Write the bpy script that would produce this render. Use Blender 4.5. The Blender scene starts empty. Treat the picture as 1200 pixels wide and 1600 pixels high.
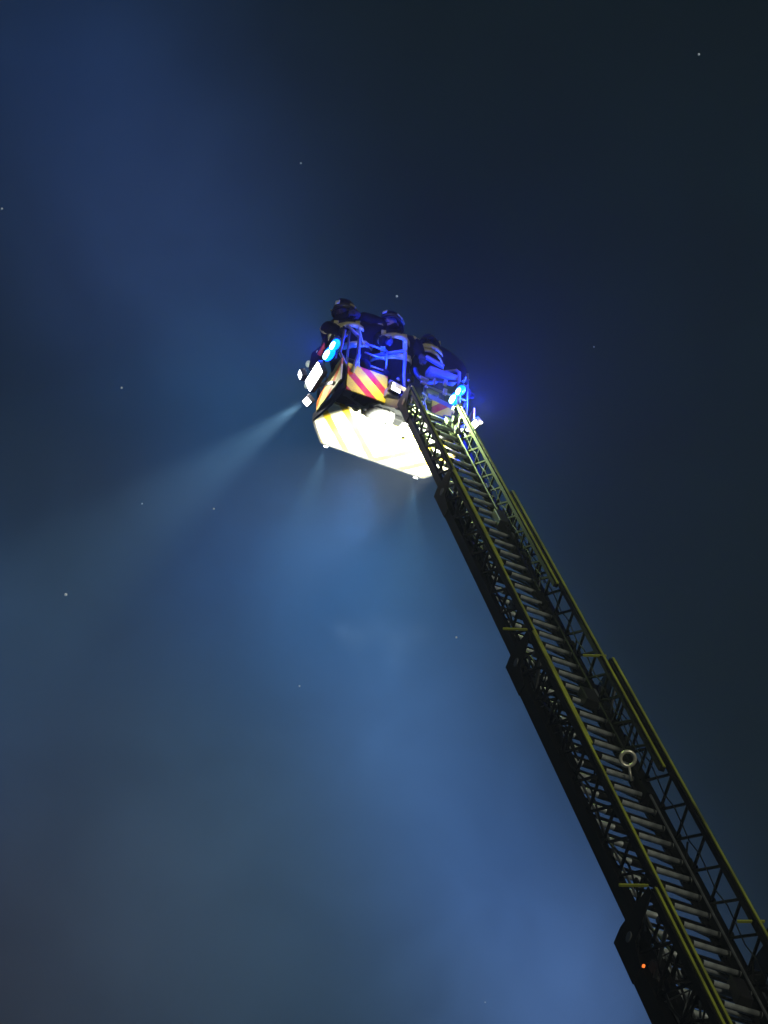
import bpy, bmesh, math, random
from mathutils import Vector, Matrix, Euler
random.seed(7)
S = bpy.context.scene
COL = S.collection
PI = math.pi

# ------------------------------------------------------------------ camera
RIGHT = Vector((0.906681, -0.419679, 0.042406))
UPV = Vector((-0.310049, -0.5949, 0.741596))
FWD = Vector((0.286005, 0.685539, 0.669505))
cam_data = bpy.data.cameras.new('camera')
cam = bpy.data.objects.new('camera', cam_data)
COL.objects.link(cam)
cam.matrix_world = Matrix(((RIGHT.x, UPV.x, -FWD.x, 0), (RIGHT.y, UPV.y, -FWD.y, 0), (RIGHT.z, UPV.z, -FWD.z, 1.6), (0, 0, 0, 1)))
cam_data.sensor_fit = 'VERTICAL'
cam_data.sensor_height = 24.0
cam_data.lens = 4289.9 / 1600 * 24.0
cam_data.clip_end = 2000
S.camera = cam

def pix_dir(px, py):
    """world direction through a place in the view (used only for the night sky and its stars)"""
    return (RIGHT * ((px - 600) / 4289.9) + UPV * ((800 - py) / 4289.9) + FWD).normalized()

# ------------------------------------------------------------------ night sky
W = bpy.data.worlds.new('World')
S.world = W
W.use_nodes = True
nt = W.node_tree
nt.nodes.clear()
def N(tree, t, **kw):
    n = tree.nodes.new(t)
    for k, v in kw.items():
        setattr(n, k, v)
    return n
out = N(nt, 'ShaderNodeOutputWorld')
bg = N(nt, 'ShaderNodeBackground')
bg.inputs['Strength'].default_value = 1.0
nt.links.new(bg.outputs[0], out.inputs[0])
tc = N(nt, 'ShaderNodeTexCoord')
# slow cloud structure bends the glow so that it is not a clean gradient
nz = N(nt, 'ShaderNodeTexNoise')
nz.inputs['Scale'].default_value = 7.0
nz.inputs['Detail'].default_value = 3.0
nz.inputs['Roughness'].default_value = .45
nt.links.new(tc.outputs['Generated'], nz.inputs['Vector'])
sub = N(nt, 'ShaderNodeVectorMath', operation='SUBTRACT')
nt.links.new(nz.outputs['Color'], sub.inputs[0])
sub.inputs[1].default_value = (.5, .5, .5)
scl = N(nt, 'ShaderNodeVectorMath', operation='SCALE')
nt.links.new(sub.outputs[0], scl.inputs[0])
scl.inputs['Scale'].default_value = .035
addv = N(nt, 'ShaderNodeVectorMath', operation='ADD')
nt.links.new(tc.outputs['Generated'], addv.inputs[0])
nt.links.new(scl.outputs[0], addv.inputs[1])
nrm = N(nt, 'ShaderNodeVectorMath', operation='NORMALIZE')
nt.links.new(addv.outputs[0], nrm.inputs[0])

sky = N(nt, 'ShaderNodeTexSky')
sky.sky_type = 'NISHITA'
sky.sun_disc = False
sky.sun_elevation = math.radians(20)
sky.sun_rotation = math.radians(200)
skm = N(nt, 'ShaderNodeMixRGB', blend_type='MULTIPLY')
skm.inputs[0].default_value = 1
nt.links.new(sky.outputs[0], skm.inputs[1])
skm.inputs[2].default_value = (.00012, .00011, .00009, 1)
base = N(nt, 'ShaderNodeMixRGB', blend_type='ADD')
base.inputs[0].default_value = 1
nt.links.new(skm.outputs[0], base.inputs[1])
base.inputs[2].default_value = (.0028, .0088, .0120, 1)
last = base.outputs[0]
# glow of lit mist and low cloud: (direction, angular width deg, colour)
LOBES = [
    ((450, 1350), 5.2, (.0225, .0469, .0766)),
    ((660, 1120), 2.3, (.0235, .0626, .1630)),
    ((750, 1340), 2.3, (.0118, .0351, .1180)),
    ((870, 1560), 2.6, (.0452, .0961, .2425)),
    ((420, 860), 2.8, (.0000, .0188, .0905)),
    ((230, 380), 3.4, (.0119, .0254, .0774)),
    ((90, 80), 2.8, (.0051, .0151, .0561)),
    ((60, 1450), 5.0, (.0133, .0056, .0047)),
    ((-150, 1000), 4.0, (.0086, .0255, .0656)),
    ((620, 880), 2.2, (.0092, .0394, .0871)),
    ((400, 600), 2.4, (.0099, .0351, .0743)),
    ((556, 984), .17, (.014, .020, .026)),
    ((578, 992), .24, (.012, .018, .022)),
    ((612, 982), .26, (.008, .012, .016)),
    ((640, 1004), .24, (.011, .016, .020)),
    ((668, 992), .20, (.008, .012, .016)),
    ((632, 1030), .18, (.006, .010, .014)),
]
for (px, py), wd, colr in LOBES:
    D = pix_dir(px, py)
    dot = N(nt, 'ShaderNodeVectorMath', operation='DOT_PRODUCT')
    nt.links.new(nrm.outputs[0], dot.inputs[0])
    dot.inputs[1].default_value = D
    k = 1.0 / (1 - math.cos(math.radians(wd)))
    m1 = N(nt, 'ShaderNodeMath', operation='MULTIPLY_ADD')
    nt.links.new(dot.outputs['Value'], m1.inputs[0])
    m1.inputs[1].default_value = k
    m1.inputs[2].default_value = -k
    ex = N(nt, 'ShaderNodeMath', operation='EXPONENT')
    nt.links.new(m1.outputs[0], ex.inputs[0])
    mx = N(nt, 'ShaderNodeMixRGB', blend_type='ADD')
    nt.links.new(ex.outputs[0], mx.inputs[0])
    nt.links.new(last, mx.inputs[1])
    mx.inputs[2].default_value = (*colr, 1)
    last = mx.outputs[0]
# faint cloud mottling
nz2 = N(nt, 'ShaderNodeTexNoise')
nz2.inputs['Scale'].default_value = 22.0
nz2.inputs['Detail'].default_value = 7.0
nz2.inputs['Distortion'].default_value = .8
nt.links.new(tc.outputs['Generated'], nz2.inputs['Vector'])
mr = N(nt, 'ShaderNodeMapRange')
mr.inputs['From Min'].default_value = .3
mr.inputs['From Max'].default_value = .7
mr.inputs['To Min'].default_value = .89
mr.inputs['To Max'].default_value = 1.11
nt.links.new(nz2.outputs['Fac'], mr.inputs['Value'])
mul = N(nt, 'ShaderNodeVectorMath', operation='SCALE')
nt.links.new(last, mul.inputs[0])
nt.links.new(mr.outputs[0], mul.inputs['Scale'])
nt.links.new(mul.outputs[0], bg.inputs['Color'])

# ------------------------------------------------------------------ one weak warm distant light (town light behind the camera)
sun_d = bpy.data.lights.new('sun', 'SUN')
sun_d.energy = 0.8
sun_d.angle = math.radians(6)
sun_d.color = (1.0, .93, .74)
sun = bpy.data.objects.new('sun', sun_d)
COL.objects.link(sun)
SUN_DIR = Vector((.05, .985, -.14)).normalized()      # direction the light travels
sun.rotation_euler = SUN_DIR.to_track_quat('-Z', 'Y').to_euler()
sun.location = (0, -10, 20)

S.view_settings.view_transform = 'Standard'
S.view_settings.look = 'None'
S.view_settings.exposure = 0
S.view_settings.gamma = 1
S.view_settings.use_curve_mapping = False
S.render.engine = 'CYCLES'
S.cycles.use_denoising = True
S.cycles.max_bounces = 6
S.cycles.volume_bounces = 0
S.cycles.sample_clamp_indirect = 4

# ------------------------------------------------------------------ materials
def mat(name, col, rough=.6, metal=0.0, noise=.25, scale=9.0, emit=None, es=0.0, bump=0.0, col2=None, spec=.5):
    m = bpy.data.materials.new(name)
    m.use_nodes = True
    t = m.node_tree
    b = t.nodes['Principled BSDF']
    b.inputs['Roughness'].default_value = rough
    b.inputs['Metallic'].default_value = metal
    b.inputs['Specular IOR Level'].default_value = spec
    if emit:
        b.inputs['Emission Color'].default_value = (*emit, 1)
        b.inputs['Emission Strength'].default_value = es
    c = N(t, 'ShaderNodeTexCoord')
    z = N(t, 'ShaderNodeTexNoise')
    z.inputs['Scale'].default_value = scale
    z.inputs['Detail'].default_value = 5
    t.links.new(c.outputs['Object'], z.inputs['Vector'])
    r = N(t, 'ShaderNodeMapRange')
    r.inputs['From Min'].default_value = .3
    r.inputs['From Max'].default_value = .7
    t.links.new(z.outputs['Fac'], r.inputs['Value'])
    x = N(t, 'ShaderNodeMixRGB')
    t.links.new(r.outputs[0], x.inputs[0])
    x.inputs[1].default_value = (*col, 1)
    c2 = col2 or tuple(v * (1 - noise) for v in col)
    x.inputs[2].default_value = (*c2, 1)
    t.links.new(x.outputs[0], b.inputs['Base Color'])
    if bump:
        bp = N(t, 'ShaderNodeBump')
        bp.inputs['Strength'].default_value = bump
        bp.inputs['Distance'].default_value = .01
        t.links.new(z.outputs['Fac'], bp.inputs['Height'])
        t.links.new(bp.outputs[0], b.inputs['Normal'])
    return m

def stripes(name, ca, cb, period, ax, sign, duty=.5):
    """flat printed diagonal stripes mirrored about the middle; ax = the two object axes of the sheet"""
    m = bpy.data.materials.new(name)
    m.use_nodes = True
    t = m.node_tree
    b = t.nodes['Principled BSDF']
    b.inputs['Roughness'].default_value = .55
    b.inputs['Specular IOR Level'].default_value = .05
    c = N(t, 'ShaderNodeTexCoord')
    sp = N(t, 'ShaderNodeSeparateXYZ')
    t.links.new(c.outputs['Object'], sp.inputs[0])
    ab = N(t, 'ShaderNodeMath', operation='ABSOLUTE')
    t.links.new(sp.outputs[ax[0]], ab.inputs[0])
    src = ab.outputs[0] if ax[0] == 0 else sp.outputs[ax[0]]
    ad = N(t, 'ShaderNodeMath', operation='MULTIPLY_ADD')
    t.links.new(sp.outputs[ax[1]], ad.inputs[0])
    ad.inputs[1].default_value = sign
    t.links.new(src, ad.inputs[2])
    dv = N(t, 'ShaderNodeMath', operation='DIVIDE')
    t.links.new(ad.outputs[0], dv.inputs[0])
    dv.inputs[1].default_value = period
    fr = N(t, 'ShaderNodeMath', operation='FRACT')
    t.links.new(dv.outputs[0], fr.inputs[0])
    gt = N(t, 'ShaderNodeMath', operation='GREATER_THAN')
    t.links.new(fr.outputs[0], gt.inputs[0])
    gt.inputs[1].default_value = duty
    x = N(t, 'ShaderNodeMixRGB')
    t.links.new(gt.outputs[0], x.inputs[0])
    x.inputs[1].default_value = (*ca, 1)
    x.inputs[2].default_value = (*cb, 1)
    z = N(t, 'ShaderNodeTexNoise')
    z.inputs['Scale'].default_value = 14
    z.inputs['Detail'].default_value = 6
    t.links.new(c.outputs['Object'], z.inputs['Vector'])
    r = N(t, 'ShaderNodeMapRange')
    r.inputs['From Min'].default_value = .35
    r.inputs['From Max'].default_value = .75
    r.inputs['To Min'].default_value = 0
    r.inputs['To Max'].default_value = .35
    t.links.new(z.outputs['Fac'], r.inputs['Value'])
    y = N(t, 'ShaderNodeMixRGB')
    t.links.new(r.outputs[0], y.inputs[0])
    t.links.new(x.outputs[0], y.inputs[1])
    y.inputs[2].default_value = (.35, .26, .06, 1)
    t.links.new(y.outputs[0], b.inputs['Base Color'])
    return m

M = {
    'dark': mat('dark_steel', (.005, .006, .007), .7, .0, .6, 6, bump=.2, spec=.12),
    'chord': mat('ladder_chord_paint', (.0035, .0040, .0042), .7, .0, .6, 3.5, bump=.25, spec=.12),
    'yellow': mat('yellow_edge_paint', (.56, .66, .06), .5, 0, .6, 1.7, col2=(.16, .18, .03)),
    'rung': mat('rung_alloy', (.78, .86, .84), .38, .3, .6, 5, bump=.3, col2=(.20, .23, .24)),
    'grey': mat('grey_alloy', (.20, .22, .22), .45, .2, .6, 7),
    'grey2': mat('floor_edge_alloy', (.07, .075, .08), .5, .2, .4, 7),
    'white': mat('worn_white_paint', (.22, .23, .26), .4, 0, .3, 8),
    'rail': mat('pale_rail_paint', (.16, .17, .18), .4, .1, .35, 8),
    'black': mat('black_plastic', (.012, .012, .014), .5, 0, .4, 12),
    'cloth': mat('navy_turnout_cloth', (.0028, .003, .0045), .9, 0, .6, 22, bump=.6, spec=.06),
    'band': mat('reflective_band', (.50, .48, .17), .6, 0, .45, 18, spec=.1),
    'helmet': mat('dark_helmet_shell', (.006, .006, .009), .35, 0, .3, 7, spec=.2),
    'visor': mat('helmet_visor', (.05, .055, .06), .1, 0, .2, 7),
    'skin': mat('skin', (.30, .20, .12), .7, 0, .2, 15),
    'eye': mat('eye_dark', (.02, .015, .01), .2),
    'glove': mat('dark_glove', (.02, .02, .022), .8, 0, .4, 25),
    'red': mat('red_strap', (.55, .02, .04), .6, 0, .3, 14),
    'badge': mat('badge_white', (.7, .8, .65), .4),
    'cable': mat('black_cable', (.01, .01, .01), .6),
    'lampw': mat('lit_white_lens', (.9, .9, .9), .3, emit=(1, .99, 1), es=14),
    'lampw2': mat('lit_small_lens', (.9, .9, .9), .3, emit=(.93, .97, 1), es=5),
    'lampb': mat('lit_blue_lens', (.05, .2, .9), .3, emit=(.0, .11, 1), es=7),
    'lampc': mat('lit_blue_core', (.3, .7, 1), .3, emit=(.55, .97, 1), es=9),
    'lampo': mat('lit_orange_lens', (.9, .3, .05), .3, emit=(1, .20, .03), es=1.3),
    'ring': mat('bright_ring_metal', (.92, .92, .74), .35, .6, .1, 6),
    'glint': mat('coupling_painted_glint', (.6, .65, .6), .3, emit=(.75, .9, .8), es=.35),  # faint emission put in for light caught by reflective couplings, not a lamp
    'star': mat('starlight', (1, 1, 1), .5, emit=(.75, .88, 1), es=.19),
    'ground': mat('asphalt', (.045, .045, .047), .9, 0, .4, .8, bump=.3),
    'truck': mat('turntable_paint', (.30, .02, .02), .45, 0, .3, 3),
    'floor': stripes('floor_warning_print', (.78, .78, .60), (.80, .55, .03), .36, (0, 1), 1, .66),
    'wallp': stripes('panel_warning_print', (.78, .60, .008), (.46, .004, .003), .34, (0, 2), -1, .6),
    'sidep': stripes('side_warning_print', (.74, .70, .22), (.72, .16, .03), .42, (1, 2), 1, .7),
}

# ------------------------------------------------------------------ mesh helpers
def add_box(bm, c, s, rot=None):
    """box of full size s centred on c"""
    vs = []
    R = rot or Matrix.Identity(3)
    for x in (-.5, .5):
        for y in (-.5, .5):
            for z in (-.5, .5):
                vs.append(bm.verts.new(Vector(c) + R @ Vector((x * s[0], y * s[1], z * s[2]))))
    for f in ((0, 1, 3, 2), (4, 6, 7, 5), (0, 4, 5, 1), (2, 3, 7, 6), (0, 2, 6, 4), (1, 5, 7, 3)):
        bm.faces.new([vs[i] for i in f])
    return vs

def frame_for(d):
    d = d.normalized()
    a = Vector((0, 0, 1)) if abs(d.z) < .9 else Vector((1, 0, 0))
    u = d.cross(a).normalized()
    return u, d.cross(u).normalized()

def add_tube(bm, pts, r, n=8, cap=True):
    pts = [Vector(p) for p in pts]
    rs = r if isinstance(r, (list, tuple)) else [r] * len(pts)
    rings = []
    u = None
    for i, p in enumerate(pts):
        d = (pts[min(i + 1, len(pts) - 1)] - pts[max(i - 1, 0)]).normalized()
        if u is None:
            u, v = frame_for(d)
        else:
            u = (u - d * u.dot(d)).normalized()
            v = d.cross(u)
        rings.append([bm.verts.new(p + (u * math.cos(2 * PI * k / n) + v * math.sin(2 * PI * k / n)) * rs[i]) for k in range(n)])
    for a, b in zip(rings, rings[1:]):
        for k in range(n):
            bm.faces.new((a[k], a[(k + 1) % n], b[(k + 1) % n], b[k]))
    if cap:
        bm.faces.new(rings[0][::-1])
        bm.faces.new(rings[-1])

def add_bar(bm, p, q, w, h, upv=(0, 0, 1)):
    """square bar from p to q; w across, h along the up hint"""
    p, q = Vector(p), Vector(q)
    d = (q - p)
    L = d.length
    d.normalize()
    up = Vector(upv)
    sx = d.cross(up)
    if sx.length < 1e-4:
        sx = d.cross(Vector((1, 0, 0)))
    sx.normalize()
    uz = sx.cross(d)
    R = Matrix((sx, d, uz)).transposed()
    add_box(bm, (p + q) / 2, (w, L, h), R)

def add_prism(bm, pts, h0, h1, plane='xy'):
    def P(a, b, h):
        return {'xy': (a, b, h), 'yz': (h, a, b), 'xz': (a, h, b)}[plane]
    lo = [bm.verts.new(P(a, b, h0)) for a, b in pts]
    hi = [bm.verts.new(P(a, b, h1)) for a, b in pts]
    n = len(pts)
    bm.faces.new(lo[::-1])
    bm.faces.new(hi)
    for i in range(n):
        bm.faces.new((lo[i], lo[(i + 1) % n], hi[(i + 1) % n], hi[i]))

def add_torus(bm, c, ax, R, r, n=24, m=8, arc=2 * PI, sc=(1, 1)):
    u, v = frame_for(Vector(ax))
    a = Vector(ax).normalized()
    full = abs(arc - 2 * PI) < 1e-5
    cnt = n if full else n + 1
    rings = []
    for i in range(cnt):
        t = arc * i / n
        e = u * math.cos(t) * sc[0] + v * math.sin(t) * sc[1]
        rings.append([bm.verts.new(Vector(c) + e * R + (e.normalized() * math.cos(2 * PI * k / m) + a * math.sin(2 * PI * k / m)) * r) for k in range(m)])
    for i in range(n if full else n):
        A, B = rings[i], rings[(i + 1) % cnt]
        if not full and i + 1 >= cnt:
            break
        for k in range(m):
            bm.faces.new((A[k], A[(k + 1) % m], B[(k + 1) % m], B[k]))

def add_ball(bm, c, r, sc=(1, 1, 1), seg=14, rings=9, rot=None):
    R = rot.to_4x4() if rot else Matrix.Identity(4)
    bmesh.ops.create_uvsphere(bm, u_segments=seg, v_segments=rings, radius=r,
                              matrix=Matrix.Translation(c) @ R @ Matrix.Diagonal((*sc, 1)))

def mesh_of(name, bm, m, smooth=False, bevel=0):
    if bevel:
        bmesh.ops.bevel(bm, geom=list(bm.edges), offset=bevel, segments=2, affect='EDGES', profile=.5)
    bmesh.ops.recalc_face_normals(bm, faces=bm.faces)
    me = bpy.data.meshes.new(name)
    bm.to_mesh(me)
    bm.free()
    me.materials.append(m)
    if smooth:
        for p in me.polygons:
            p.use_smooth = True
    return me

def link(name, me, parent=None, loc=None, rot=None):
    o = bpy.data.objects.new(name, me)
    COL.objects.link(o)
    if parent:
        o.parent = parent
    if loc is not None:
        o.location = loc
    if rot is not None:
        o.rotation_euler = rot
    return o

def obj(name, bm, m, parent=None, smooth=False, bevel=0, loc=None, rot=None):
    return link(name, mesh_of(name, bm, m, smooth, bevel), parent, loc, rot)

def tag(o, label=None, cat=None, group=None, kind=None):
    if label: o['label'] = label
    if cat: o['category'] = cat
    if group: o['group'] = group
    if kind: o['kind'] = kind
    return o

def lamp(name, typ, parent, loc, direction, energy, color, **kw):
    d = bpy.data.lights.new(name, typ)
    d.energy = energy
    d.color = color
    for k, v in kw.items():
        setattr(d, k, v)
    o = bpy.data.objects.new(name, d)
    COL.objects.link(o)
    o.parent = parent
    o.location = loc
    o.rotation_euler = Vector(direction).to_track_quat('-Z', 'Y').to_euler()
    return o

BM = bmesh.new

# ------------------------------------------------------------------ ground
bm = BM()
bmesh.ops.create_grid(bm, x_segments=8, y_segments=8, size=75)
tag(obj('ground', bm, M['ground']), 'dark asphalt yard under the ladder truck', kind='structure')

# ------------------------------------------------------------------ haze
bm = BM()
add_box(bm, (4, 4, 14.6), (168, 168, 31.2))
hz = bpy.data.materials.new('haze_air')
hz.use_nodes = True
hz.node_tree.nodes.clear()
ho = N(hz.node_tree, 'ShaderNodeOutputMaterial')
hv = N(hz.node_tree, 'ShaderNodeVolumePrincipled')
hv.inputs['Color'].default_value = (.85, .92, 1, 1)
hv.inputs['Density'].default_value = .0028
hv.inputs['Anisotropy'].default_value = .0
hz.node_tree.links.new(hv.outputs[0], ho.inputs['Volume'])
tag(obj('haze', bm, hz), 'thin night mist in the air around the ladder', kind='stuff')

# ------------------------------------------------------------------ stars
bm = BM()
bmesh.ops.create_icosphere(bm, subdivisions=1, radius=.15)
star_me = mesh_of('star', bm, M['star'])
STARS = [
    (470, 255, .9, 'faint star high in the dark sky above the left firefighter'),
    (620, 463, 1.2, 'small star just above the helmet of the middle firefighter'),
    (190, 606, 1.1, 'lone faint star level with the cage, far out to its left'),
    (222, 787, .8, 'dim star in the long left light beam, the one farther from the cage'),
    (334, 795, 1.0, 'dim star in the long left light beam, the one nearer the cage'),
    (103, 929, 1.6, 'brightest star, alone in the lower left sky'),
    (713, 996, 1.0, 'small star close to the left edge of the ladder, halfway down'),
    (468, 1072, .9, 'faint star in the bright blue mist below the cage'),
    (1092, 85, 1.2, 'lone star in the darkest sky, top right corner'),
    (3, 326, 1.1, 'star at the very left edge of the upper sky'),
    (928, 542, .7, 'very dim star in the sky to the right of the cage'),
    (758, 1566, .6, 'very dim star at the bottom, left of the widest ladder section'),
]
for px, py, sz, lab in STARS:
    o = link('star', star_me, None, cam.location + pix_dir(px, py) * 380)
    o.scale = (sz,) * 3
    tag(o, lab, 'star', 'stars scattered over the night sky')

# ------------------------------------------------------------------ aerial ladder
E = math.radians(62)
LO = Vector((9.561, 19.5176, 20.353))        # ladder reference point, s = 0
lad = bpy.data.objects.new('aerial_ladder', None)
COL.objects.link(lad)
dirL = Vector((0, math.cos(E), math.sin(E)))
BASE_S = -20.0
lad.location = LO + dirL * BASE_S
lad.rotation_euler = (E, 0, 0)
lad.rotation_euler = (E, 0, 0)
tag(lad, 'long dark telescopic truck ladder with yellow edge lines rising to the cage', 'ladder')
# empties: local X across, local Y along the ladder, local Z out of the climbing side
def LS(s): return s - BASE_S
lad.rotation_euler = (E, 0, 0)

# (half width, bottom, top, s_low, s_high, bay, lower chord (w,h), upper chord, rung r)
SEC = [
    (.315, .035, .275, -.6, 4.95, .42, (.05, .09), .042, .021),
    (.365, -.007, .300, -4.7, 2.05, .50, (.06, .11), .046, .024),
    (.432, -.045, .335, -10.0, -2.35, .55, (.075, .125), .052, .027),
    (.535, -.135, .360, -19.4, -7.35, .60, (.09, .15), .062, .030),
]
for si, (a, b, t, s0, s1, bay, (cw, ch), uc, rr) in enumerate(SEC):
    bm = BM()
    # lower chords: the section's own mesh
    for sg in (-1, 1):
        add_bar(bm, (sg * a, LS(s0), b), (sg * a, LS(s1), b), cw, ch)
        # inner flange and outer web plate make the deep dark side seen in the photo
        add_bar(bm, (sg * (a - cw * .9), LS(s0), b - ch * .35), (sg * (a - cw * .9), LS(s1), b - ch * .35), cw * .7, .02)
    sec = obj('ladder_section', bm, M['chord'], lad)
    # upper chords, tapering down to the lower chord at the head
    for sg in (-1, 1):
        bm = BM()
        add_bar(bm, (sg * a, LS(s0), t), (sg * a, LS(s1 - .12), t), uc * 1.15, uc)
        obj('handrail', bm, M['chord'], sec)
        bm = BM()
        # yellow edge strip lies on the outer upper corner
        add_bar(bm, (sg * a + .008, LS(s0), t + uc * .5 + .006), (sg * a + .008, LS(s1 - .10), t + uc * .5 + .006), .026, .012)
        obj('edge_strip', bm, M['yellow'], sec)
        # head end plate
        bm = BM()
        add_prism(bm, [(LS(s1 - .62), b - ch * .5), (LS(s1), b - ch * .5), (LS(s1 + .02), b + ch * .4), (LS(s1 - .10), t + uc * .4), (LS(s1 - .2), t + uc * .4), (LS(s1 - .34), b + ch * .9), (LS(s1 - .62), b + ch * .5)],
                  sg * (a + cw * .5) - (.0 if sg > 0 else .012), sg * (a + cw * .5) + (.012 if sg > 0 else 0), 'yz')
        obj('head_plate', bm, M['dark'], sec)
    # web members
    h = t - b
    nb = int((s1 - s0 - .35) / bay)
    bm = BM(); add_bar(bm, (0, -bay + .02, ch * .45), (0, -bay * .76 - .02, h - uc * .5), .022, .022, (1, 0, 0)); post = mesh_of('web_post', bm, M['chord'])
    bm = BM(); add_bar(bm, (0, 0, ch * .45), (0, -bay * .76, h - uc * .45), .020, .020, (1, 0, 0)); diag = mesh_of('web_brace', bm, M['chord'])
    for i in range(nb):
        s = s1 - .36 - bay * i
        for sg in (-1, 1):
            link('web_post', post, sec, (sg * a, LS(s), b))
            link('web_brace', diag, sec, (sg * a - .003, LS(s), b))
    # rungs, each with a dark tube put in for the shade on it
    bm = BM(); add_tube(bm, [(-a + cw * .5, 0, 0), (a - cw * .5, 0, 0)], rr, 10); rung = mesh_of('rung', bm, M['rung'], True)
    bm = BM(); add_tube(bm, [(-a * .42, 0, 0), (a * .12, 0, 0)], rr + .004, 10); shade_tube = mesh_of('rung_shade', bm, M['dark'], True)
    bm = BM(); add_bar(bm, (-a + cw * .5, -.06, -.05), (a - cw * .5, -.10, -.05), .022, .022); brace = mesh_of('cross_brace', bm, M['dark'])
    bm = BM(); add_bar(bm, (-a + cw * .5, .02, -.06), (a - cw * .5, -.27, -.06), .018, .018); kbrace = mesh_of('floor_brace', bm, M['dark'])
    n = int((s1 - s0 - .2) / .3)
    for i in range(n):
        s = s1 - .16 - .3 * i
        if s < -13: break
        link('rung', rung, sec, (0, LS(s), b + .01))
        link('rung_shade', shade_tube, sec, (0, LS(s), b + .01))
        link('cross_brace', brace, sec, (0, LS(s), b + .01))
        if i % 2 == (si % 2) :
            link('floor_brace', kbrace, sec, (0, LS(s), b + .01))
    # conduits inside the lower chords
    for sg, off in ((-1, .055), (1, .05)):
        bm = BM()
        add_tube(bm, [(sg * (a - cw * .5 - off * .4), LS(s0 + .2), b + ch * .5 + .012), (sg * (a - cw * .5 - off * .4), LS(s1 - .7), b + ch * .5 + .012)], .011, 6)
        obj('conduit', bm, M['grey'] if si > 1 else M['dark'], sec)
    # sagging cable seen between the right hand web members
    bm = BM()
    pts = [(a - .01, LS(s0 + .3 + (s1 - s0 - .8) * k / 24), b + h * (.52 + .05 * math.sin(k * 2.1))) for k in range(25)]
    add_tube(bm, pts, .006, 5)
    obj('cable', bm, M['cable'], sec)
    # head fittings: guide rollers, step plates, pulleys
    for sg in (-1, 1):
        bm = BM()
        add_tube(bm, [(sg * (a - .02), LS(s1 - .20), b + ch * .5 + .03), (sg * (a + cw * .5 + .02), LS(s1 - .20), b + ch * .5 + .03)], .045, 12)
        obj('guide_roller', bm, M['grey'], sec)
        bm = BM()
        add_tube(bm, [(sg * (a - .02), LS(s1 - .45), t - .06), (sg * (a + .03), LS(s1 - .45), t - .06)], .03, 12)
        obj('guide_roller', bm, M['grey'], sec)
        bm = BM()
        add_box(bm, (sg * (a - .10), LS(s1 - .33), b + ch * .5 + .02), (.05, .16, .05))
        add_box(bm, (sg * (a - .05), LS(s1 - .60), b + ch * .6 + .02), (.04, .10, .07))
        add_bar(bm, (sg * (a - .04), LS(s1 - .72), b + ch * .5), (sg * (a - .03), LS(s1 - .52), t - .05), .02, .03, (1, 0, 0))
        obj('latch_bracket', bm, M['grey'], sec)
    if si > 1:
        bm = BM()
        add_bar(bm, (-a - .02, LS(s1 - .02), t), (-a - .25, LS(s1 - .02), t - .07), .018, .022, (0, 1, 0))
        obj('step_plate', bm, M['yellow'], sec)
        bm = BM()
        add_bar(bm, (a - .03, LS(s1 - .02), t), (a - .25, LS(s1 - .02), t - .07), .018, .022, (0, 1, 0))
        obj('step_plate', bm, M['yellow'], sec)
        bm = BM()
        add_bar(bm, (-a, LS(s1 - .02), b - .07), (a, LS(s1 - .02), b - .07), .05, .05)
        obj('end_beam', bm, M['dark'], sec)

# small fittings that break the regular web: gussets, clamps, hoses and brackets on every section
rnd = random.Random(11)
for si, (a, b, t, s0, s1, bay, (cw, ch), uc, rr) in enumerate(SEC):
    h = t - b
    nb = int((s1 - s0 - .35) / bay)
    for i in range(nb):
        s = s1 - .36 - bay * i
        for sg in (-1, 1):
            bm = BM()
            add_prism(bm, [(-.05, 0), (.06, 0), (.02, .055), (-.02, .05)], -.004, .004, 'yz')
            obj('gusset', bm, M['chord'], lad, loc=(sg * (a + cw * .2), LS(s), b + ch * .45))
    lo = max(s0, -9.6)
    k = int((s1 - lo) * 3.2)
    for i in range(k):
        s = rnd.uniform(lo + .1, s1 - .1)
        sg = -1 if rnd.random() < .62 else 1
        bm = BM()
        z = rnd.uniform(b, t - .04) if sg < 0 else b + ch * .5 + rnd.uniform(0, .03)
        if rnd.random() < .5:
            add_box(bm, (0, 0, 0), (.02, rnd.uniform(.04, .13), rnd.uniform(.02, .06)))
            nm = 'clamp'
        else:
            add_bar(bm, (0, -rnd.uniform(.04, .14), -.03), (.01, rnd.uniform(.04, .1), rnd.uniform(.02, .09)), .014, .014)
            nm = 'bracket'
        obj(nm, bm, M['grey'] if rnd.random() < .35 else M['dark'], lad, loc=(sg * (a - .02), LS(s), z))
    # hydraulic hose that snakes along the left web
    bm = BM()
    q = int((s1 - s0 - .6) / .12)
    add_tube(bm, [(-a + .02, LS(s0 + .3 + .12 * j), b + h * (.35 + .12 * math.sin(j * .55) + rnd.uniform(-.02, .02))) for j in range(q)], .010, 6)
    obj('hydraulic_hose', bm, M['cable'], lad, True)
    for j in range(3):
        s = s1 - .5 - j * .55
        bm = BM()
        add_tube(bm, [(-a + .03, LS(s), b + .06), (-a + .10, LS(s - .15), b + h * .6), (-a + .05, LS(s - .38), b + .08)], .008, 6)
        obj('hose_loop', bm, M['grey'] if j == 1 else M['cable'], lad, True)

# guide ring standing inside the right rail of the third section
s3 = None
bm = BM()
add_torus(bm, (.215, LS(-4.28), .13), (-.286, -.87, .42), .066, .017, 28, 8)
add_bar(bm, (.225, LS(-4.36), .09), (.27, LS(-4.44), .0), .018, .018)
obj('guide_ring', bm, M['ring'], lad, True)
# small orange position lamp on the base section
bm = BM(); add_tube(bm, [(-.585, LS(-8.0), -.02), (-.600, LS(-8.0), -.02)], .014, 10)
obj('position_lamp', bm, M['lampo'], lad)
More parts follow.
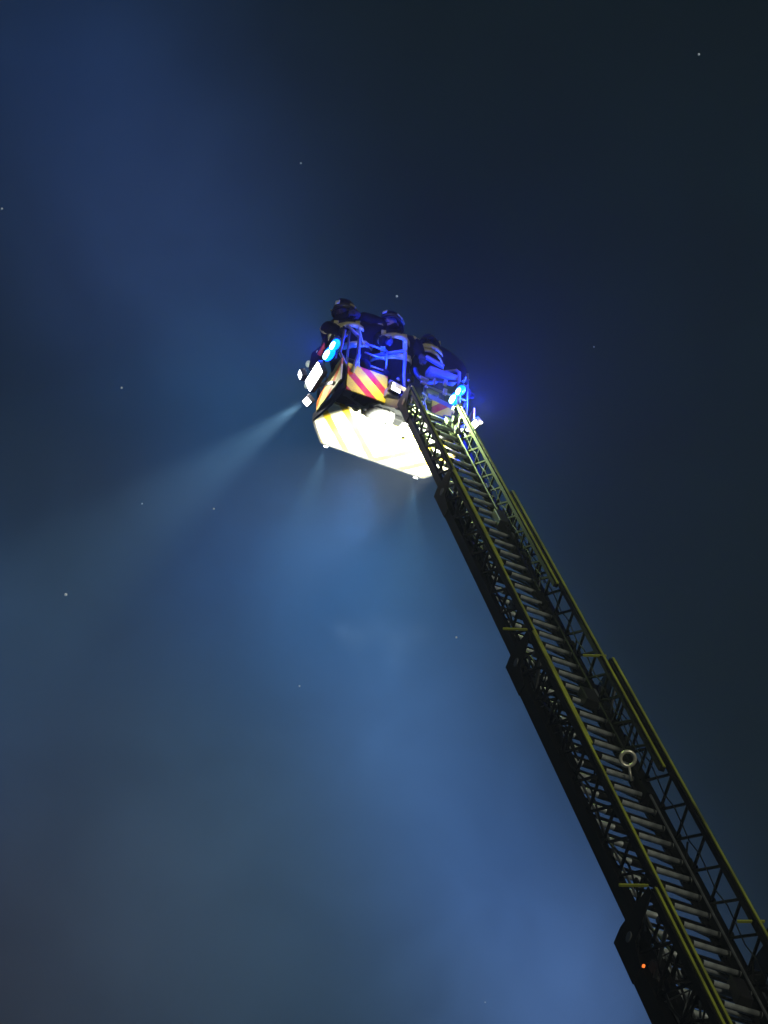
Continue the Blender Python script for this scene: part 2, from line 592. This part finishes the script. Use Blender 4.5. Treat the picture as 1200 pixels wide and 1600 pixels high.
# hose / lifeline pouch and tools on section heads
for (x, s, z, sx, sy, sz) in ((.20, -2.9, .06, .14, .28, .10), (.24, 1.55, .08, .12, .35, .12), (-.20, 1.2, .07, .07, .22, .07), (.25, -8.0, .0, .12, .3, .1)):
    bm = BM(); add_box(bm, (x, LS(s), z), (sx, sy, sz))
    obj('junction_box', bm, M['black'], lad, bevel=.012)
# lower end: pivot frame down to a turntable on the truck (outside the picture)
bm = BM()
for sg in (-1, 1):
    add_prism(bm, [(LS(-20.1), -.35), (LS(-17.5), -.22), (LS(-17.5), .3), (LS(-19.9), .35)], sg * .60 - .03, sg * .60 + .03, 'yz')
add_tube(bm, [(-.66, LS(-19.7), 0), (.66, LS(-19.7), 0)], .08, 14)
obj('pivot_frame', bm, M['truck'], lad)
bp = lad.location
tt = bpy.data.objects.new('ladder_turntable', None)
COL.objects.link(tt)
tt.location = (bp.x, bp.y, 0)
tag(tt, 'red ladder turntable standing on the asphalt below the ladder', 'turntable')
bm = BM(); add_tube(bm, [(0, 0, 0), (0, 0, .9)], [1.5, 1.2], 28); add_tube(bm, [(0, 0, .9), (0, 0, 1.15)], 1.0, 28)
obj('pedestal', bm, M['truck'], tt)
for sg in (-1, 1):
    bm = BM(); add_prism(bm, [(-.9, 1.15), (.7, 1.15), (.35, bp.z + .45), (-.2, bp.z + .45)], sg * .72 - .04, sg * .72 + .04, 'yz')
    obj('side_frame', bm, M['truck'], tt)

# ------------------------------------------------------------------ rescue cage
cage = bpy.data.objects.new('rescue_cage', None)
COL.objects.link(cage)
CO = Vector((9.514, 22.26, 25.17))
cage.location = CO
tag(cage, 'crowded rescue cage with blue flashing lights and warning stripes at the ladder tip', 'rescue cage')
OUT = [(-.84, 0), (-.87, .35), (-.95, .70), (-.70, 1.02), (.70, 1.02), (.95, .70), (.87, .35), (.84, 0)]
bm = BM(); add_prism(bm, OUT, 0, .05)
obj('floor', bm, M['dark'], cage)
UN = [(-.868, .31), (-.94, .70), (-.69, 1.01), (.69, 1.01), (.94, .70), (.868, .31)]
bm = BM(); add_prism(bm, UN, -.045, -.003)
obj('underside_panel', bm, M['floor'], cage)
bm = BM()
for (p, q) in zip(OUT, OUT[1:] + OUT[:1]):
    add_bar(bm, (p[0], p[1], .01), (q[0], q[1], .01), .03, .115)
obj('floor_rim', bm, M['grey2'], cage)

def rail_path(name, pts, r, m, n=8):
    bm = BM(); add_tube(bm, pts, r, n)
    return obj(name, bm, m, cage, True)
INS = [(-.82, .03), (-.85, .35), (-.92, .69), (-.68, .99), (.68, .99), (.92, .69), (.85, .35), (.82, .03)]
for z in (.52, .98):
    rail_path('side_rail', [(x, y, z) for x, y in INS], .017, M['rail'])
for x, y in INS + [(0, .99), (-.34, .99), (.34, .99)]:
    rail_path('rail_post', [(x, y, .05), (x, y, .98)], .016, M['rail'])
rail_path('rear_rail', [(-.82, .03, .50), (-.34, .02, .50)], .014, M['rail'])
rail_path('rear_rail', [(.28, .02, .50), (.82, .03, .50)], .014, M['rail'])
rail_path('rear_rail', [(-.60, .02, .86), (-.30, .02, .86)], .014, M['rail'])
rail_path('rear_rail', [(-.30, .02, .86), (-.30, .02, .55)], .014, M['rail'])
rail_path('rear_rail', [(-.60, .02, .70), (-.30, .02, .70)], .012, M['rail'])
# blue lit gate frames: a post at the rear edge and a bar that swings in from its top
for xp, hb, L in ((-.70, .92, (-.20, -.10)), (-.07, .93, (-.34, .26)), (.68, .93, (-.30, .20))):
    bm = BM()
    add_tube(bm, [(xp + .03, -.02, .02), (xp, -.02, .5), (xp, -.02, hb - .03), (xp - .03, -.01, hb), (xp + L[0], L[1], hb + .01)], .022, 10)
    obj('gate_frame', bm, M['white'], cage, True)
bm = BM(); add_tube(bm, [(-.90, -.02, .92), (-.94, -.02, .5), (-.78, -.02, .18), (-.66, -.03, .12)], .02, 8); add_tube(bm, [(-.70, -.04, .55), (-.78, -.05, .20)], .028, 8)
obj('gate_strut', bm, M['white'], cage, True)
# warning panels
bm = BM(); add_box(bm, (-.57, -.045, .12), (.54, .02, .46)); obj('rear_panel', bm, M['wallp'], cage, bevel=.006)
bm = BM(); add_box(bm, (.50, -.045, .07), (.38, .02, .30)); obj('rear_panel', bm, M['wallp'], cage, bevel=.006)
bm = BM(); add_prism(bm, [(.0, .03), (.32, .03), (.66, .03), (.66, .20), (.30, .42), (.0, .40)], -.925, -.905, 'yz')
sp = obj('side_panel', bm, M['sidep'], cage); sp.rotation_euler = (0, 0, math.radians(3))
bm = BM(); add_prism(bm, [(.0, .03), (.64, .03), (.64, .3), (.0, .40)], .905, .925, 'yz'); obj('side_panel', bm, M['sidep'], cage)
bm = BM(); add_box(bm, (0, 1.035, .30), (1.36, .02, .5)); obj('front_panel', bm, M['wallp'], cage, bevel=.006)

# boxes, tubes and lamps hanging around the rear edge
def cbox(name, c, s, m, rot=None, bevel=.008):
    bm = BM(); add_box(bm, (0, 0, 0), s)
    return obj(name, bm, m, cage, bevel=bevel, loc=c, rot=rot)
cbox('control_box', (-.25, -.07, .03), (.17, .12, .16), M['rail'], (0, .1, .2), .02)
cbox('control_box', (.10, .02, .33), (.20, .10, .22), M['dark'], None, .02)
cbox('control_box', (-.42, .03, .33), (.18, .10, .20), M['dark'], None, .02)
bm = BM(); add_tube(bm, [(-.46, .17, -.11), (-.12, .17, -.11)], .085, 16); add_torus(bm, (-.18, .17, -.11), (1, 0, 0), .088, .012, 20, 6)
obj('hose_drum', bm, M['grey2'], cage, True)
for x in (-.08, .0, .08, .16):
    bm = BM()
    y0 = -.05 + .04 * math.sin(x * 30)
    add_tube(bm, [(x, y0, .24), (x + .03, y0 - .08, .12), (x - .02, y0 - .12, .0), (x + .05, y0 - .04, -.12), (x + .10, y0 - .06, -.22)], .011, 6)
    obj('hose', bm, M['rail'] if x in (0, .16) else M['cable'], cage, True)
for i, (x, y, z, sx, sy, sz, m) in enumerate(((-.78, .02, -.06, .10, .14, .07, 'grey2'), (-.60, .06, -.07, .14, .10, .06, 'dark'), (-.42, .20, -.07, .16, .10, .05, 'grey2'),
                                             (-.05, .20, -.08, .14, .12, .07, 'dark'), (.12, .10, -.07, .10, .16, .06, 'grey2'), (.34, .18, -.07, .18, .10, .06, 'grey'), (.58, .10, -.07, .12, .14, .05, 'grey2'))):
    cbox('equipment_box', (x, y, z), (sx, sy, sz), M[m], (0, 0, .2 * (i % 3)), .01)
for i, (x0, y0, x1, y1) in enumerate(((-.80, .10, -.10, .28), (-.20, .30, .40, .05), (-.70, .28, -.30, .02), (.2, .28, .8, .15))):
    bm = BM(); add_tube(bm, [(x0, y0, -.03), ((x0 + x1) / 2, (y0 + y1) / 2, -.10), (x1, y1, -.03)], .016, 7); obj('hose', bm, M['grey' if i % 2 else 'rail'], cage, True)
cbox('equipment_bag', (.30, .02, .30), (.22, .14, .26), M['dark'], (0, 0, .2), .03)
for i, (x, z, r) in enumerate(((-.02, .40, .02), (.14, .52, .018), (.22, .40, .022), (.06, .20, .03), (.17, .10, .03), (-.16, .36, .025))):
    bm = BM(); add_ball(bm, (x, -.06, z), r, (1, .6, 1.2)); obj('knob', bm, M['rail'], cage, True)
for x, z, w in ((.19, .54, .12), (.19, .46, .09), (.48, .60, .05), (.48, .44, .05), (.33, .55, .03)):
    cbox('fitting', (x, -.05, z), (w, .03, .035 if w > .06 else .10), M['white'], (0, .1, 0), .006)
cbox('handhold', (.33, -.03, .92), (.26, .05, .05), M['white'], (0, .25, 0), .01)
cbox('locker_lid', (.47, .05, .80), (.40, .16, .10), M['rail'], (.2, .0, 0), .02)
bm = BM(); add_torus(bm, (.33, .2, .93), (0, 1, 0), .16, .03, 14, 6, PI); obj('arm_hoop', bm, M['grey'], cage, True)

# mounting arms from the ladder tip to the cage floor
tipw = LO + dirL * 4.95 - CO
for sg in (-1, 1):
    bm = BM()
    base = Vector((sg * .30 + tipw.x, tipw.y, tipw.z))
    add_bar(bm, base, (sg * .30, .02, -.02), .05, .10)
    add_bar(bm, base + Vector((0, -.25, .0)), (sg * .26, -.03, .30), .035, .05)
    add_tube(bm, [base + Vector((-.05, 0, 0)), base + Vector((.05, 0, 0))], .07, 14)
    obj('mounting_arm', bm, M['rail'], cage)
bm = BM(); add_tube(bm, [(tipw.x - .34, tipw.y, tipw.z), (tipw.x + .34, tipw.y, tipw.z)], .035, 12); obj('mounting_axle', bm, M['dark'], cage)
bm = BM(); add_tube(bm, [(-.12, -.42, -.45), (-.10, -.02, -.06)], .035, 12); add_tube(bm, [(-.10, -.2, -.25), (-.08, -.02, .15)], .022, 10); obj('levelling_cylinder', bm, M['grey'], cage, True)
cbox('tread_plate', (.02, -.30, -.30), (.36, .30, .03), M['grey'], (.7, 0, 0))
for k in range(4):
    bm = BM(); add_tube(bm, [(-.22, -.1 - k * .1, -.12 - k * .13), (.25, -.1 - k * .1, -.12 - k * .13)], .014, 8); obj('step', bm, M['rail'], cage, True)

# floodlights with housings and lit lenses
WHITE = (.86, .94, 1.0)
def flood(c, size, yaw, pitch, lens_m=M['lampw'], name='floodlight'):
    """housing whose lens faces local -X"""
    root = bpy.data.objects.new(name, None); COL.objects.link(root); root.parent = cage
    root.location = c; root.rotation_euler = (0, pitch, yaw)
    bm = BM(); add_box(bm, (0.0, 0, 0), (.07, size[0] + .03, size[1] + .03)); obj('housing', bm, M['black'], root, bevel=.01)
    bm = BM(); add_box(bm, (-.040, 0, 0), (.014, size[0], size[1])); obj('lens', bm, lens_m, root, bevel=.005)
    return root
flood((-1.06, .42, .42), (.38, .16), 0, math.radians(-25))                         # big white side light, left
flood((.93, .02, .12), (.20, .075), math.radians(8), math.radians(-50))       # right rear
flood((-1.06, .92, .90), (.09, .09), math.radians(-10), math.radians(-20), M['lampw2'])
flood((-1.05, .66, .22), (.10, .09), math.radians(10), math.radians(-55), M['lampw2'])
flood((-.25, -.17, .06), (.13, .10), math.radians(100), math.radians(-20), M['lampw2'])      # small lamp on the control box
for x in (-.62, .62):
    f = flood((x, 1.05, .0), (.05, .03), math.radians(-90), math.radians(-60), M['lampw2'])

# blue beacons: bar shaped dome on a base
def beacon(c, L, yaw):
    root = bpy.data.objects.new('blue_beacon', None); COL.objects.link(root); root.parent = cage
    root.location = c; root.rotation_euler = (0, 0, yaw)
    bm = BM(); add_box(bm, (0, 0, -.05), (.10, L + .04, .03)); obj('beacon_base', bm, M['black'], root, bevel=.008)
    root.rotation_euler = (0, PI, yaw)
    bm = BM(); add_ball(bm, (0, L * .24, 0), .064, (1, L * 5.6, 1)); add_ball(bm, (0, -L * .30, -.0), .056, (1, L * 4.6, 1)); d = obj('dome', bm, M['lampb'], root, True)
    bm = BM(); add_ball(bm, (.034, L * .24, .026), .037, (1, L * 6.8, 1)); add_ball(bm, (.030, -L * .28, .024), .031, (1, L * 6.4, 1)); obj('flash_tube', bm, M['lampc'], root, True)
beacon((-.96, .22, .76), .34, 0)
beacon((.67, -.02, .50), .30, 0)

# left front clutter: couplings with a painted glow, red strap
for i, (x, y, z, r) in enumerate(((-1.0, .92, 1.12, .035), (-1.02, .98, 1.02, .025), (-.94, .74, 1.18, .035), (-.93, .80, 1.08, .03), (-.96, .62, .80, .045), (-.99, .74, .78, .04), (-1.0, .9, .72, .035))):
    bm = BM(); add_ball(bm, (x, y, z), r, (1, 1.2, 1.4), 10, 7); obj('coupling', bm, M['glint'], cage, True)
bm = BM(); add_tube(bm, [(-.99, .58, .98), (-.93, .45, 1.20), (-.84, .30, 1.24), (-.76, .16, 1.05)], .028, 8); obj('red_strap', bm, M['red'], cage, True)
rail_path('antenna', [(-.96, .80, 1.0), (-.92, .62, 1.42)], .010, M['grey'], 6)
cbox('equipment_bag', (-.93, .78, 1.10), (.12, .2, .34), M['dark'], (0, .1, .3), .03)
cbox('pillar', (-.93, .36, .30), (.05, .05, .62), M['grey'], (math.radians(-50), 0, 0), .01)
for i, (x, z) in enumerate(((.62, -.12), (.70, -.16), (.78, -.12), (.86, -.10), (.74, -.24))):
    bm = BM(); add_ball(bm, (x, -.10, z), .022, seg=10, rings=6); obj('marker_lamp', bm, M['lampw2'], cage, True)

# ---- light sources at the cage, with an added blue fill
def spot(name, loc, d, e, c, size, blend, r=.04):
    return lamp(name, 'SPOT', cage, loc, d, e, c, spot_size=math.radians(size), spot_blend=blend, shadow_soft_size=r)
spot('beam_left', (-1.13, .68, .16), (-1.0, .35, -1.35), 12000, (.38, .74, 1), 27, 1.0)
spot('beam_front_left', (-.62, 1.12, -.10), (-.12, .25, -1.0), 2300, (.30, .70, 1), 36, 1.0)
spot('beam_front_right', (.62, 1.12, -.10), (.10, .22, -1.0), 2300, (.30, .70, 1), 36, 1.0)
spot('flood_down', (0, 1.14, -.12), (-.15, .25, -1.0), 6200, (.12, .42, 1), 125, 1.0, .5)
lamp('blue_flash_left', 'SPOT', cage, (-1.08, .20, .72), (-1, .05, -.1), 700, (.004, .022, 1), shadow_soft_size=.05, spot_size=math.radians(170), spot_blend=1)
lamp('blue_fill_rear_left', 'POINT', cage, (-.40, -.20, .66), (0, 0, -1), 170, (.004, .022, 1), shadow_soft_size=.05)  # added fill with no beacon here, turns the gate frames blue
lamp('blue_flash_right', 'POINT', cage, (.96, -.14, .52), (0, 0, -1), 640, (.004, .022, 1), shadow_soft_size=.05)
lamp('white_rear_left', 'POINT', cage, (-.50, -.26, .06), (0, 0, -1), 7, (1, .90, .50), shadow_soft_size=.04)
lamp('white_side', 'POINT', cage, (-1.15, .42, .40), (0, 0, -1), 22, (1, .97, 1), shadow_soft_size=.05)
lamp('white_rear', 'POINT', cage, (1.0, -.12, .10), (0, 0, -1), 18, (1, .97, 1), shadow_soft_size=.05)
# two work lamps at the ladder tip throw light up on the cage underside and down the rungs
for sg in (-1, 1):
    p = tipw + Vector((sg * .355, -.23, -.75))
    cbox('work_lamp', p, (.035, .035, .035), M['grey'], (.5, 0, 0), .01)
    spot('work_light', p + Vector((0, .06, .02)), (-sg * .42, 1.42, 1.12), 3300, (1, .97, .76), 52, .3, .03)
spot('ladder_light', tipw + Vector((0, .0, .35)), (0, -.62, -1.0), 1000, (.72, 1, .32), 70, .8, .04)

# ------------------------------------------------------------------ firefighters
def smooth_skin(name, verts, edges, radii, m, parent, levels=1, root=0):
    me = bpy.data.meshes.new(name)
    me.from_pydata([Vector(v) for v in verts], edges, [])
    me.materials.append(m)
    o = bpy.data.objects.new(name, me)
    COL.objects.link(o)
    o.parent = parent
    md = o.modifiers.new('skin', 'SKIN')
    md.use_smooth_shade = True
    for i, r in enumerate(radii):
        sv = me.skin_vertices[0].data[i]
        sv.radius = (r, r) if not isinstance(r, tuple) else r
        sv.use_root = (i == root)
    sb = o.modifiers.new('sub', 'SUBSURF')
    sb.levels = levels
    sb.render_levels = levels
    return o

def ring(parent, p, q, f, r, w, m=None, name='reflective_band', sc=(1, 1)):
    p, q = Vector(p), Vector(q)
    c = p.lerp(q, f)
    d = (q - p).normalized()
    bm = BM()
    u, v = frame_for(d)
    n = 18
    rr = []
    for k, (off, rad) in enumerate(((-w / 2, r - .012), (-w / 2, r), (w / 2, r), (w / 2, r - .012))):
        rr.append([bm.verts.new(c + d * off + (u * math.cos(2 * PI * j / n) * sc[0] + v * math.sin(2 * PI * j / n) * sc[1]) * rad) for j in range(n)])
    for A, B in zip(rr, rr[1:] + rr[:1]):
        for j in range(n):
            bm.faces.new((A[j], A[(j + 1) % n], B[(j + 1) % n], B[j]))
    return obj(name, bm, m or M['band'], parent, True)

def glove(parent, wrist, d, side):
    """palm with four unequal curled fingers and a thumb"""
    d = Vector(d).normalized()
    u, v = frame_for(d)
    if u.z > 0: u = -u
    v = d.cross(u)
    w = Vector(wrist)
    vs, es, rs = [w, w + d * .045, w + d * .085], [(0, 1), (1, 2)], [.034, .042, .040]
    for k, L in enumerate((.072, .080, .075, .060)):
        b = w + d * .095 + v * (.030 - .020 * k)
        i = len(vs)
        vs += [b, b + d * L * .45 + u * .012, b + d * L * .62 + u * L * .45, b + d * L * .45 + u * L * .78]
        es += [(2, i), (i, i + 1), (i + 1, i + 2), (i + 2, i + 3)]
        rs += [.010, .0098, .009, .008]
    i = len(vs)
    vs += [w + d * .04 + v * .045 * side, w + d * .075 + v * .06 * side + u * .02, w + d * .095 + v * .05 * side + u * .045]
    es += [(1, i), (i, i + 1), (i + 1, i + 2)]
    rs += [.013, .012, .010]
    return smooth_skin('glove', vs, es, rs, M['glove'], parent)

def person(loc, yaw, label, lean=(0, 0), arms=None, head=(0, 0, 0), helmet_turn=0.0, scale=1.12, drop=0.0):
    """standing firefighter facing local -Y; arms = ((elbow, wrist) left, (elbow, wrist) right); local x is the figure's own sideways axis"""
    root = bpy.data.objects.new('person', None); COL.objects.link(root)
    root.location = loc; root.rotation_euler = (0, 0, yaw); root.scale = (scale,) * 3
    tag(root, label, 'person', 'firefighters standing in the rescue cage')
    lx, ly = lean
    pel = Vector((0, .06, .86 - drop)); wai = Vector((lx * .3, ly * .3 + .04, 1.02 - drop)); che = Vector((lx * .75, ly * .75, 1.21 - drop)); nb = Vector((lx, ly, 1.37 - drop)); hd = nb + Vector((lx * .2, ly * .2 - .02, .12))
    V, Ed, Rr = [pel, wai, che, nb, hd + Vector((0, 0, -.05)), hd + Vector((0, 0, .05))], [(0, 1), (1, 2), (2, 3), (3, 4), (4, 5)], [(.21, .17), (.205, .165), (.285, .22), (.16, .15), (.085, .09), (.095, .10)]
    for sg in (-1, 1):
        i = len(V)
        V += [Vector((sg * .12, .05, .78 - drop)), Vector((sg * .14, -.09 - drop, .45 - drop * .3)), Vector((sg * .13, .02, .10)), Vector((sg * .14, -.14, .045))]
        Ed += [(0, i), (i, i + 1), (i + 1, i + 2), (i + 2, i + 3)]
        Rr += [.12, .085, .07, .05]
    ends = []
    for k, sg in enumerate((-1, 1)):
        sh = che + Vector((sg * .20, 0, .08))
        el, wr = Vector(arms[k][0]), Vector(arms[k][1])
        i = len(V)
        V += [sh, sh.lerp(el, .5), el, el.lerp(wr, .55), wr]
        Ed += [(2, i), (i, i + 1), (i + 1, i + 2), (i + 2, i + 3), (i + 3, i + 4)]
        Rr += [.135, .112, .088, .076, .058]
        ends.append((sh, el, wr, sg))
    body = smooth_skin('body', V, Ed, Rr, M['cloth'], root, 2)
    for sh, el, wr, sg in ends:
        ring(root, sh, el, .55, .092, .075)
        ring(root, el, wr, .55, .066, .055)
        glove(root, wr, wr - el, sg)
    ring(root, wai, che, .25, .243, .075, sc=(1, .82))
    ring(root, che, nb, -.1, .275, .07, sc=(1, .80))
    for sg in (-1, 1):
        bm = BM()
        pts = [wai + Vector((sg * .13, -.185, -.02)), che + Vector((sg * .125, -.200, -.06)), che + Vector((sg * .12, -.175, .06)), che + Vector((sg * .12, -.05, .165)), che + Vector((sg * .12, .06, .150))]
        for p, q in zip(pts, pts[1:]):
            add_bar(bm, p, q, .05, .022, (0, -1, .01) if abs(q.y - p.y) < .06 else (0, -.3, 1))
        obj('shoulder_strap', bm, M['band'], root)
    # head: face below the helmet
    hr = bpy.data.objects.new('head', None); COL.objects.link(hr); hr.parent = root
    hr.location = hd; hr.rotation_euler = head
    bm = BM()
    add_ball(bm, (0, -.012, .0), .092, (.86, 1.05, 1.22), 20, 14)
    add_ball(bm, (0, -.050, -.065), .050, (.9, .8, .8), 12, 8)
    add_ball(bm, (0, -.112, -.012), .018, (.75, 1.1, 1.5), 10, 8)
    for sg in (-1, 1):
        add_ball(bm, (sg * .083, .005, -.01), .024, (.4, .8, 1.2), 8, 6)
    obj('face', bm, M['skin'], hr, True)
    bm = BM()
    for sg in (-1, 1):
        add_ball(bm, (sg * .032, -.096, .012), .012, (1.2, .6, .7), 8, 6)
    add_ball(bm, (0, -.098, -.055), .016, (1.5, .5, .35), 8, 6)
    obj('eyes_and_mouth', bm, M['eye'], hr, True)
    bm = BM(); add_ball(bm, (0, .012, -.10), .098, (1.05, 1.0, .75), 16, 8); obj('neck_flap', bm, M['cloth'], hr, True)
    hl = bpy.data.objects.new('helmet', None); COL.objects.link(hl); hl.parent = hr
    hl.rotation_euler = (0, 0, helmet_turn)
    # shell: half ellipsoid with brim
    bm = BM()
    n = 24
    prof = [(0, .152), (.045, .148), (.088, .126), (.116, .09), (.130, .045), (.134, .0), (.138, -.025), (.155, -.034), (.150, -.042), (.125, -.03), (.118, 0)]
    rings_ = []
    for r_, z_ in prof[1:]:
        rings_.append([bm.verts.new((math.cos(2 * PI * k / n) * r_ * .94, math.sin(2 * PI * k / n) * r_ * 1.12 + .008, z_ + .022 - (.035 if math.sin(2 * PI * k / n) > .3 and z_ < 0 else 0))) for k in range(n)])
    top = bm.verts.new((0, .008, .152 + .022))
    for k in range(n):
        bm.faces.new((top, rings_[0][k], rings_[0][(k + 1) % n]))
    for A, B in zip(rings_, rings_[1:]):
        for k in range(n):
            bm.faces.new((A[k], B[k], B[(k + 1) % n], A[(k + 1) % n]))
    obj('helmet_shell', bm, M['helmet'], hl, True)
    bm = BM()
    add_tube(bm, [(0, -.135, .07), (0, -.10, .135), (0, -.03, .172), (0, .06, .168), (0, .12, .12), (0, .148, .05)], [.010, .014, .016, .016, .014, .010], 8)
    obj('helmet_crest', bm, M['helmet'], hl, True)
    bm = BM()
    add_box(bm, (0, -.150, .075), (.055, .012, .055), Matrix.Rotation(-.35, 3, 'X'))
    obj('helmet_badge', bm, M['badge'], hl, bevel=.004)
    for sg in (-1, 1):
        bm = BM(); add_tube(bm, [(sg * .128, -.08, .045), (sg * .137, .0, .05), (sg * .122, .09, .045)], .011, 6)
        obj('helmet_stripe', bm, M['band'], hl, True)
    bm = BM()
    n2 = 14
    ra, rb = [], []
    for k in range(n2 + 1):
        t = PI + PI * k / n2
        ra.append(bm.verts.new((math.cos(t) * .126, math.sin(t) * .150 + .005, .055)))
        rb.append(bm.verts.new((math.cos(t) * .124, math.sin(t) * .160 + .0, .005)))
    for k in range(n2):
        bm.faces.new((ra[k], ra[k + 1], rb[k + 1], rb[k]))
    v = obj('visor', bm, M['visor'], hl, True)
    sd = v.modifiers.new('s', 'SOLIDIFY'); sd.thickness = .004
    return root

def inv(loc, yaw, p):
    """cage point -> figure space"""
    return Matrix.Rotation(-yaw, 3, 'Z') @ (Vector(p) - Vector(loc)) / 1.12
def place(loc, yaw, label, wr_l, wr_r, el_l, el_r, **kw):
    arms = ((inv(loc, yaw, el_l), inv(loc, yaw, wr_l)), (inv(loc, yaw, el_r), inv(loc, yaw, wr_r)))
    return person(CO + Vector(loc), yaw, label, arms=arms, **kw)
# left: bent over the corner, one arm thrown across towards the middle
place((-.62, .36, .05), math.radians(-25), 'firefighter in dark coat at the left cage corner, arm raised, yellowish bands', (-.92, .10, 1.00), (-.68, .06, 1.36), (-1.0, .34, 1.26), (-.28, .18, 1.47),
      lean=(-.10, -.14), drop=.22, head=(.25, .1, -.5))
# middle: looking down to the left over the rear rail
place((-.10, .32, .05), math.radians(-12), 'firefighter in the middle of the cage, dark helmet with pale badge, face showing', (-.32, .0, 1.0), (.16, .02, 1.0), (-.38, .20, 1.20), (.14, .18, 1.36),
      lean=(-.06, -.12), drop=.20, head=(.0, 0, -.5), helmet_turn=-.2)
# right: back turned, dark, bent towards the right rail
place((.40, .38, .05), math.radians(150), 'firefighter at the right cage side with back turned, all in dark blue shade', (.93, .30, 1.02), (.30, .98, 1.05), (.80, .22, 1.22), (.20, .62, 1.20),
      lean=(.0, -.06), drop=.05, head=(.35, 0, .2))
